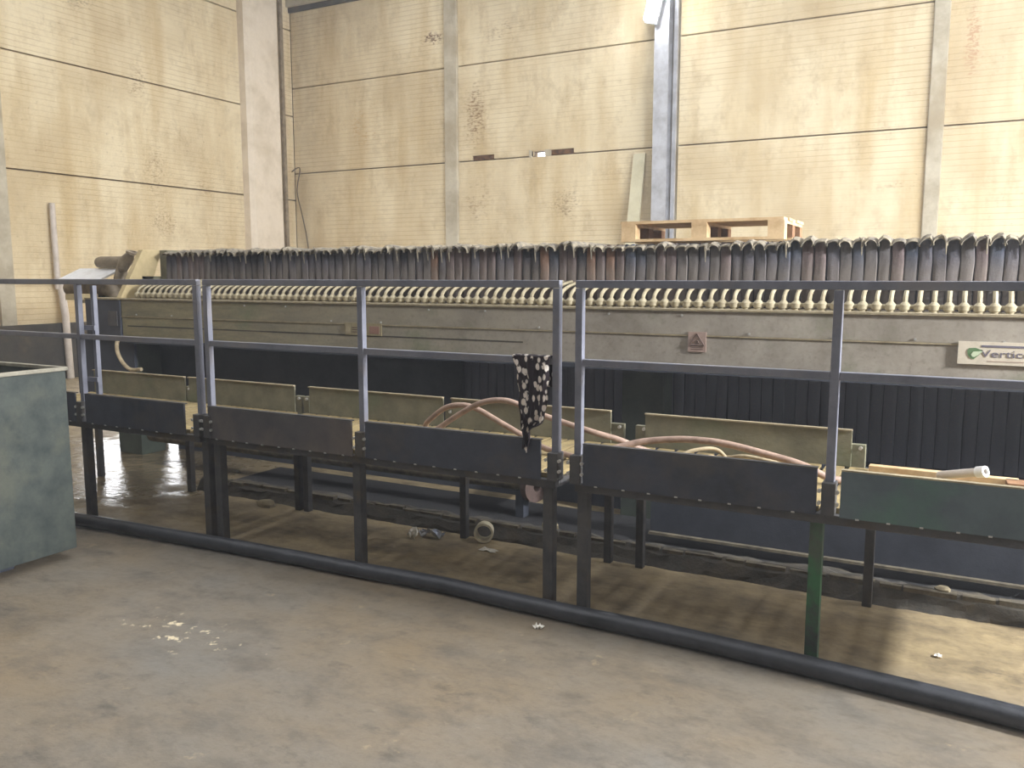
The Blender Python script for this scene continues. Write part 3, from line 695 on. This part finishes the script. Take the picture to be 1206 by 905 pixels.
for (z, yo, i) in rows:
    for j in range(nu):
        u = j / (nu - 1); x = edge(z, 0) * (1 - u) + edge(z, 1) * u
        front = yo < 0
        depth = min(1, (1.26 - z) / .12)
        y = FY + yo + (-1 if front else .5) * (.010 + .014 * (1 + math.sin(u * 17 + z * 5)) * depth * .5 + .006 * math.sin(u * 39 + z * 9) * depth)
        vs.append((x + .004 * math.sin(z * 60 + u * 8), y, z + (.012 * math.sin(u * 9) if i == 33 else 0)))
for i in range(len(rows) - 1):
    for j in range(nu - 1): fs.append((i * nu + j, i * nu + j + 1, (i + 1) * nu + j + 1, (i + 1) * nu + j))
rg.add(vs, fs, True)
tag(build('rag', rg, 'rag_print', solid=.003), 'black rag with pale spots hung over the middle platform rail', 'rag')

# ------------------------------------------------------------------ hoses and scraps on the decks
def hose(name, pts, r, mat, label, cat='hose', k=8):
    return tag(build(name, MB().tube(smooth_path(pts, k), r, 10), mat), label, cat)
DZ = .689
hose('hose', [(-2.88, 4.10, DZ + .016), (-2.76, 4.05, .735), (-2.67, 3.97, .80), (-2.55, 3.96, .885), (-2.43, 3.95, .912), (-2.33, 3.95, .895), (-2.18, 3.95, .83), (-2.03, 3.95, .765), (-1.92, 3.94, .722), (-1.80, 3.92, DZ + .017), (-1.64, 3.85, DZ + .017)],
     .0155, 'hose_brown', 'reddish brown hose in a low loop on the middle platform, dipping behind the rag')
hose('hose', [(-2.70, 3.80, DZ + .016), (-2.62, 3.86, .73), (-2.54, 3.90, .79), (-2.40, 3.90, .88), (-2.265, 3.90, .947), (-2.133, 3.90, .965), (-2.03, 3.90, .942), (-1.93, 3.90, .908), (-1.64, 3.92, .836), (-1.52, 3.97, .80), (-1.43, 4.04, .75), (-1.34, 4.12, DZ + .017)],
     .0155, 'hose_brown', 'brown hose in the taller arch passing behind the rag to the right platform')
hose('hose', [(-1.64, 3.80, .709), (-1.57, 3.82, .745), (-1.49, 3.85, .778), (-1.36, 3.90, .815), (-1.195, 3.92, .838), (-1.06, 3.92, .843), (-.948, 3.92, .836), (-.78, 3.92, .808), (-.62, 3.92, .775), (-.50, 3.95, .72), (-.42, 4.0, DZ + .017)],
     .0165, 'hose_brown', 'brown hose bowed along the right platform behind its toe board')
hose('thin_hose', [(-1.16, 3.76, DZ + .01), (-1.13, 3.78, .79), (-1.05, 3.82, .822), (-.98, 3.86, .815), (-.92, 3.86, .75), (-.90, 3.84, DZ + .01)], .009, 'hose_pale', 'thin pale hose curl, left of two under the bowed hose')
hose('thin_hose', [(-1.0, 3.82, DZ + .01), (-.95, 3.80, .78), (-.86, 3.78, .815), (-.76, 3.78, .81), (-.66, 3.78, .785), (-.60, 3.78, DZ + .01)], .009, 'hose_pale', 'thin pale hose curl, right of two under the bowed hose')
def slab(name, c, s, rz, mat, label, cat):
    Mx = Matrix.Translation(c) @ Matrix.Rotation(R(rz), 4, 'Z')
    return tag(build(name, MB().box(-s[0] / 2, s[0] / 2, -s[1] / 2, s[1] / 2, 0, s[2], Mx), mat, bevel=.002), label, cat)
slab('wood_offcut', (-1.0, 3.70, DZ), (.05, .12, .125), -35, 'wood_pale', 'pale wooden offcut standing on the right platform under the hose', 'wood')
slab('wood_offcut', (-.64, 3.70, DZ), (.14, .06, .10), 12, 'wood_pale', 'small pale wooden offcut at the right end of the bowed hose', 'wood')
slab('batten', (-.06, 4.33, DZ), (.62, .05, .03), -1, 'wood_pale', 'long pale batten on the back edge of the right platform', 'wood')
slab('board_scrap', (.40, 4.28, DZ), (.40, .10, .03), 3, 'wood_brown', 'brown board scrap at the far right of the platform deck', 'wood')
gp = thing('pipe_offcut', (.05, 4.25, DZ), 'grey pipe offcut with an open end on the right platform', 'pipe')
gm = MB(); d = Vector((.8, -.55, .28)).normalized(); c0 = Vector((.02, 4.22, DZ + .053))
gm.ring(c0, d, .019, .012, .22, 16); build('tube', gm, 'pipe_pale', gp)
build('collar', MB().ring(c0 + d * .10, d, .025, .013, .04, 16), 'white_cover', gp)

# ------------------------------------------------------------------ things on the floor
pp = [(-6.2, 3.10, .045), (-5.6, 3.28, .045), (-5.05, 3.385, .045), (-4.3, 3.43, .045), (-3.56, 3.475, .045), (-2.83, 3.495, .045), (-2.3, 3.52, .045), (-1.92, 3.50, .045), (-1.5, 3.49, .045), (-1.05, 3.485, .045), (-.33, 3.44, .045), (.27, 3.385, .045), (1.2, 3.25, .045)]
tag(build('floor_pipe', MB().tube(smooth_path(pp, 8), .042, 14), 'hose_black'), 'long black pipe lying on the floor along the platform legs', 'pipe')
rf_ = thing('pipe_coupling', (-2.50, 4.33, 0), 'cream plastic pipe ring lying before the curb under the middle platform', 'pipe fitting')
d = Vector((.40, -.91, 0)); c0 = Vector((-2.52, 4.335, .065))
build('collar', MB().ring(c0, d, .060, .047, .035, 24), 'pvc_white', rf_); build('sleeve', MB().ring(c0 - d * .04, d, .056, .047, .05, 24), 'pvc_white', rf_)
def scrap(name, c, s, mat, label, cat, seed, flat=.3):
    rnd = random.Random(seed); mb = MB(); vs, fs = [], []; n = 6
    for i in range(n):
        for j in range(n):
            x, y = (i / (n - 1) - .5) * s[0], (j / (n - 1) - .5) * s[1]
            vs.append((c[0] + x + rnd.uniform(-.1, .1) * s[0], c[1] + y + rnd.uniform(-.1, .1) * s[1], c[2] + .002 + rnd.random() * s[2]))
    for i in range(n - 1):
        for j in range(n - 1): fs.append((i * n + j, i * n + j + 1, (i + 1) * n + j + 1, (i + 1) * n + j))
    mb.add(vs, fs); return tag(build(name, mb, mat, solid=.0015), label, cat)
scrap('paper_scrap', (-1.66, 3.36, 0), (.045, .035, .02), 'paper_white', 'small white paper scrap on the floor before the black pipe', 'litter', 1)
scrap('crumpled_foil', (-2.86, 4.27, 0), (.16, .05, .06), 'foil', 'shiny crumpled foil strip on the floor by the curb', 'litter', 2)
scrap('paper_scrap', (-2.96, 4.22, 0), (.06, .06, .06), 'paper_white', 'white crumpled paper at the left end of the foil strip', 'litter', 3)
scrap('paper_scrap', (-2.42, 4.22, 0), (.10, .05, .012), 'paper_white', 'torn white paper flat on the floor below the cream ring', 'litter', 4)
scrap('paper_scrap', (-.02, 3.9, 0), (.03, .03, .01), 'paper_white', 'tiny white scrap on the floor at the lower right', 'litter', 6)
def stone(c, s, seed, label):
    rnd = random.Random(seed); mb = MB(); vs = []; n = 8
    for k, (zz, rr) in enumerate(((0, .9), (.45, 1), (.85, .6))):
        for i in range(n):
            a = 2 * math.pi * i / n; q = rr * rnd.uniform(.75, 1.1); vs.append((c[0] + math.cos(a) * q * s[0], c[1] + math.sin(a) * q * s[1], c[2] + zz * s[2]))
    fs = [tuple(range(n))[::-1], tuple(range(2 * n, 3 * n))] + [(r * n + i, r * n + (i + 1) % n, (r + 1) * n + (i + 1) % n, (r + 1) * n + i) for r in (0, 1) for i in range(n)]
    mb.add(vs, fs, True); return tag(build('rubble_lump', mb, 'dust_lit_tan'), label, 'rubble')
stone((-4.30, 4.33, 0), (.10, .05, .05), 1, 'flat pale rubble lump at the curb under the left end of the middle platform')
stone((-2.18, 4.56, .085), (.06, .04, .05), 2, 'tan rubble lump on the curb behind the front leg of the middle platform')
stone((-.02, 4.50, .09), (.04, .03, .03), 3, 'small pale rubble lump on the curb under the right platform')

# ------------------------------------------------------------------ haze volume added to lift the dark tones
hz = bpy.data.materials.new('veil_air'); hz.use_nodes = True; nt = hz.node_tree
nt.nodes.remove(nt.nodes['Principled BSDF']); vs_ = nt.nodes.new('ShaderNodeVolumeScatter')
vs_.inputs['Color'].default_value = (.94, .96, 1, 1); vs_.inputs['Density'].default_value = .0055; vs_.inputs['Anisotropy'].default_value = .2
nt.links.new(vs_.outputs[0], nt.nodes['Material Output'].inputs['Volume'])
M['veil_air'] = hz
tag(build('added_haze', B(XL - .6, XR + .6, YF - .6, YB + .6, -.4, ROOF + .5), 'veil_air'), 'thin haze added throughout the hall to lift the dark tones', 'haze', None, 'stuff')
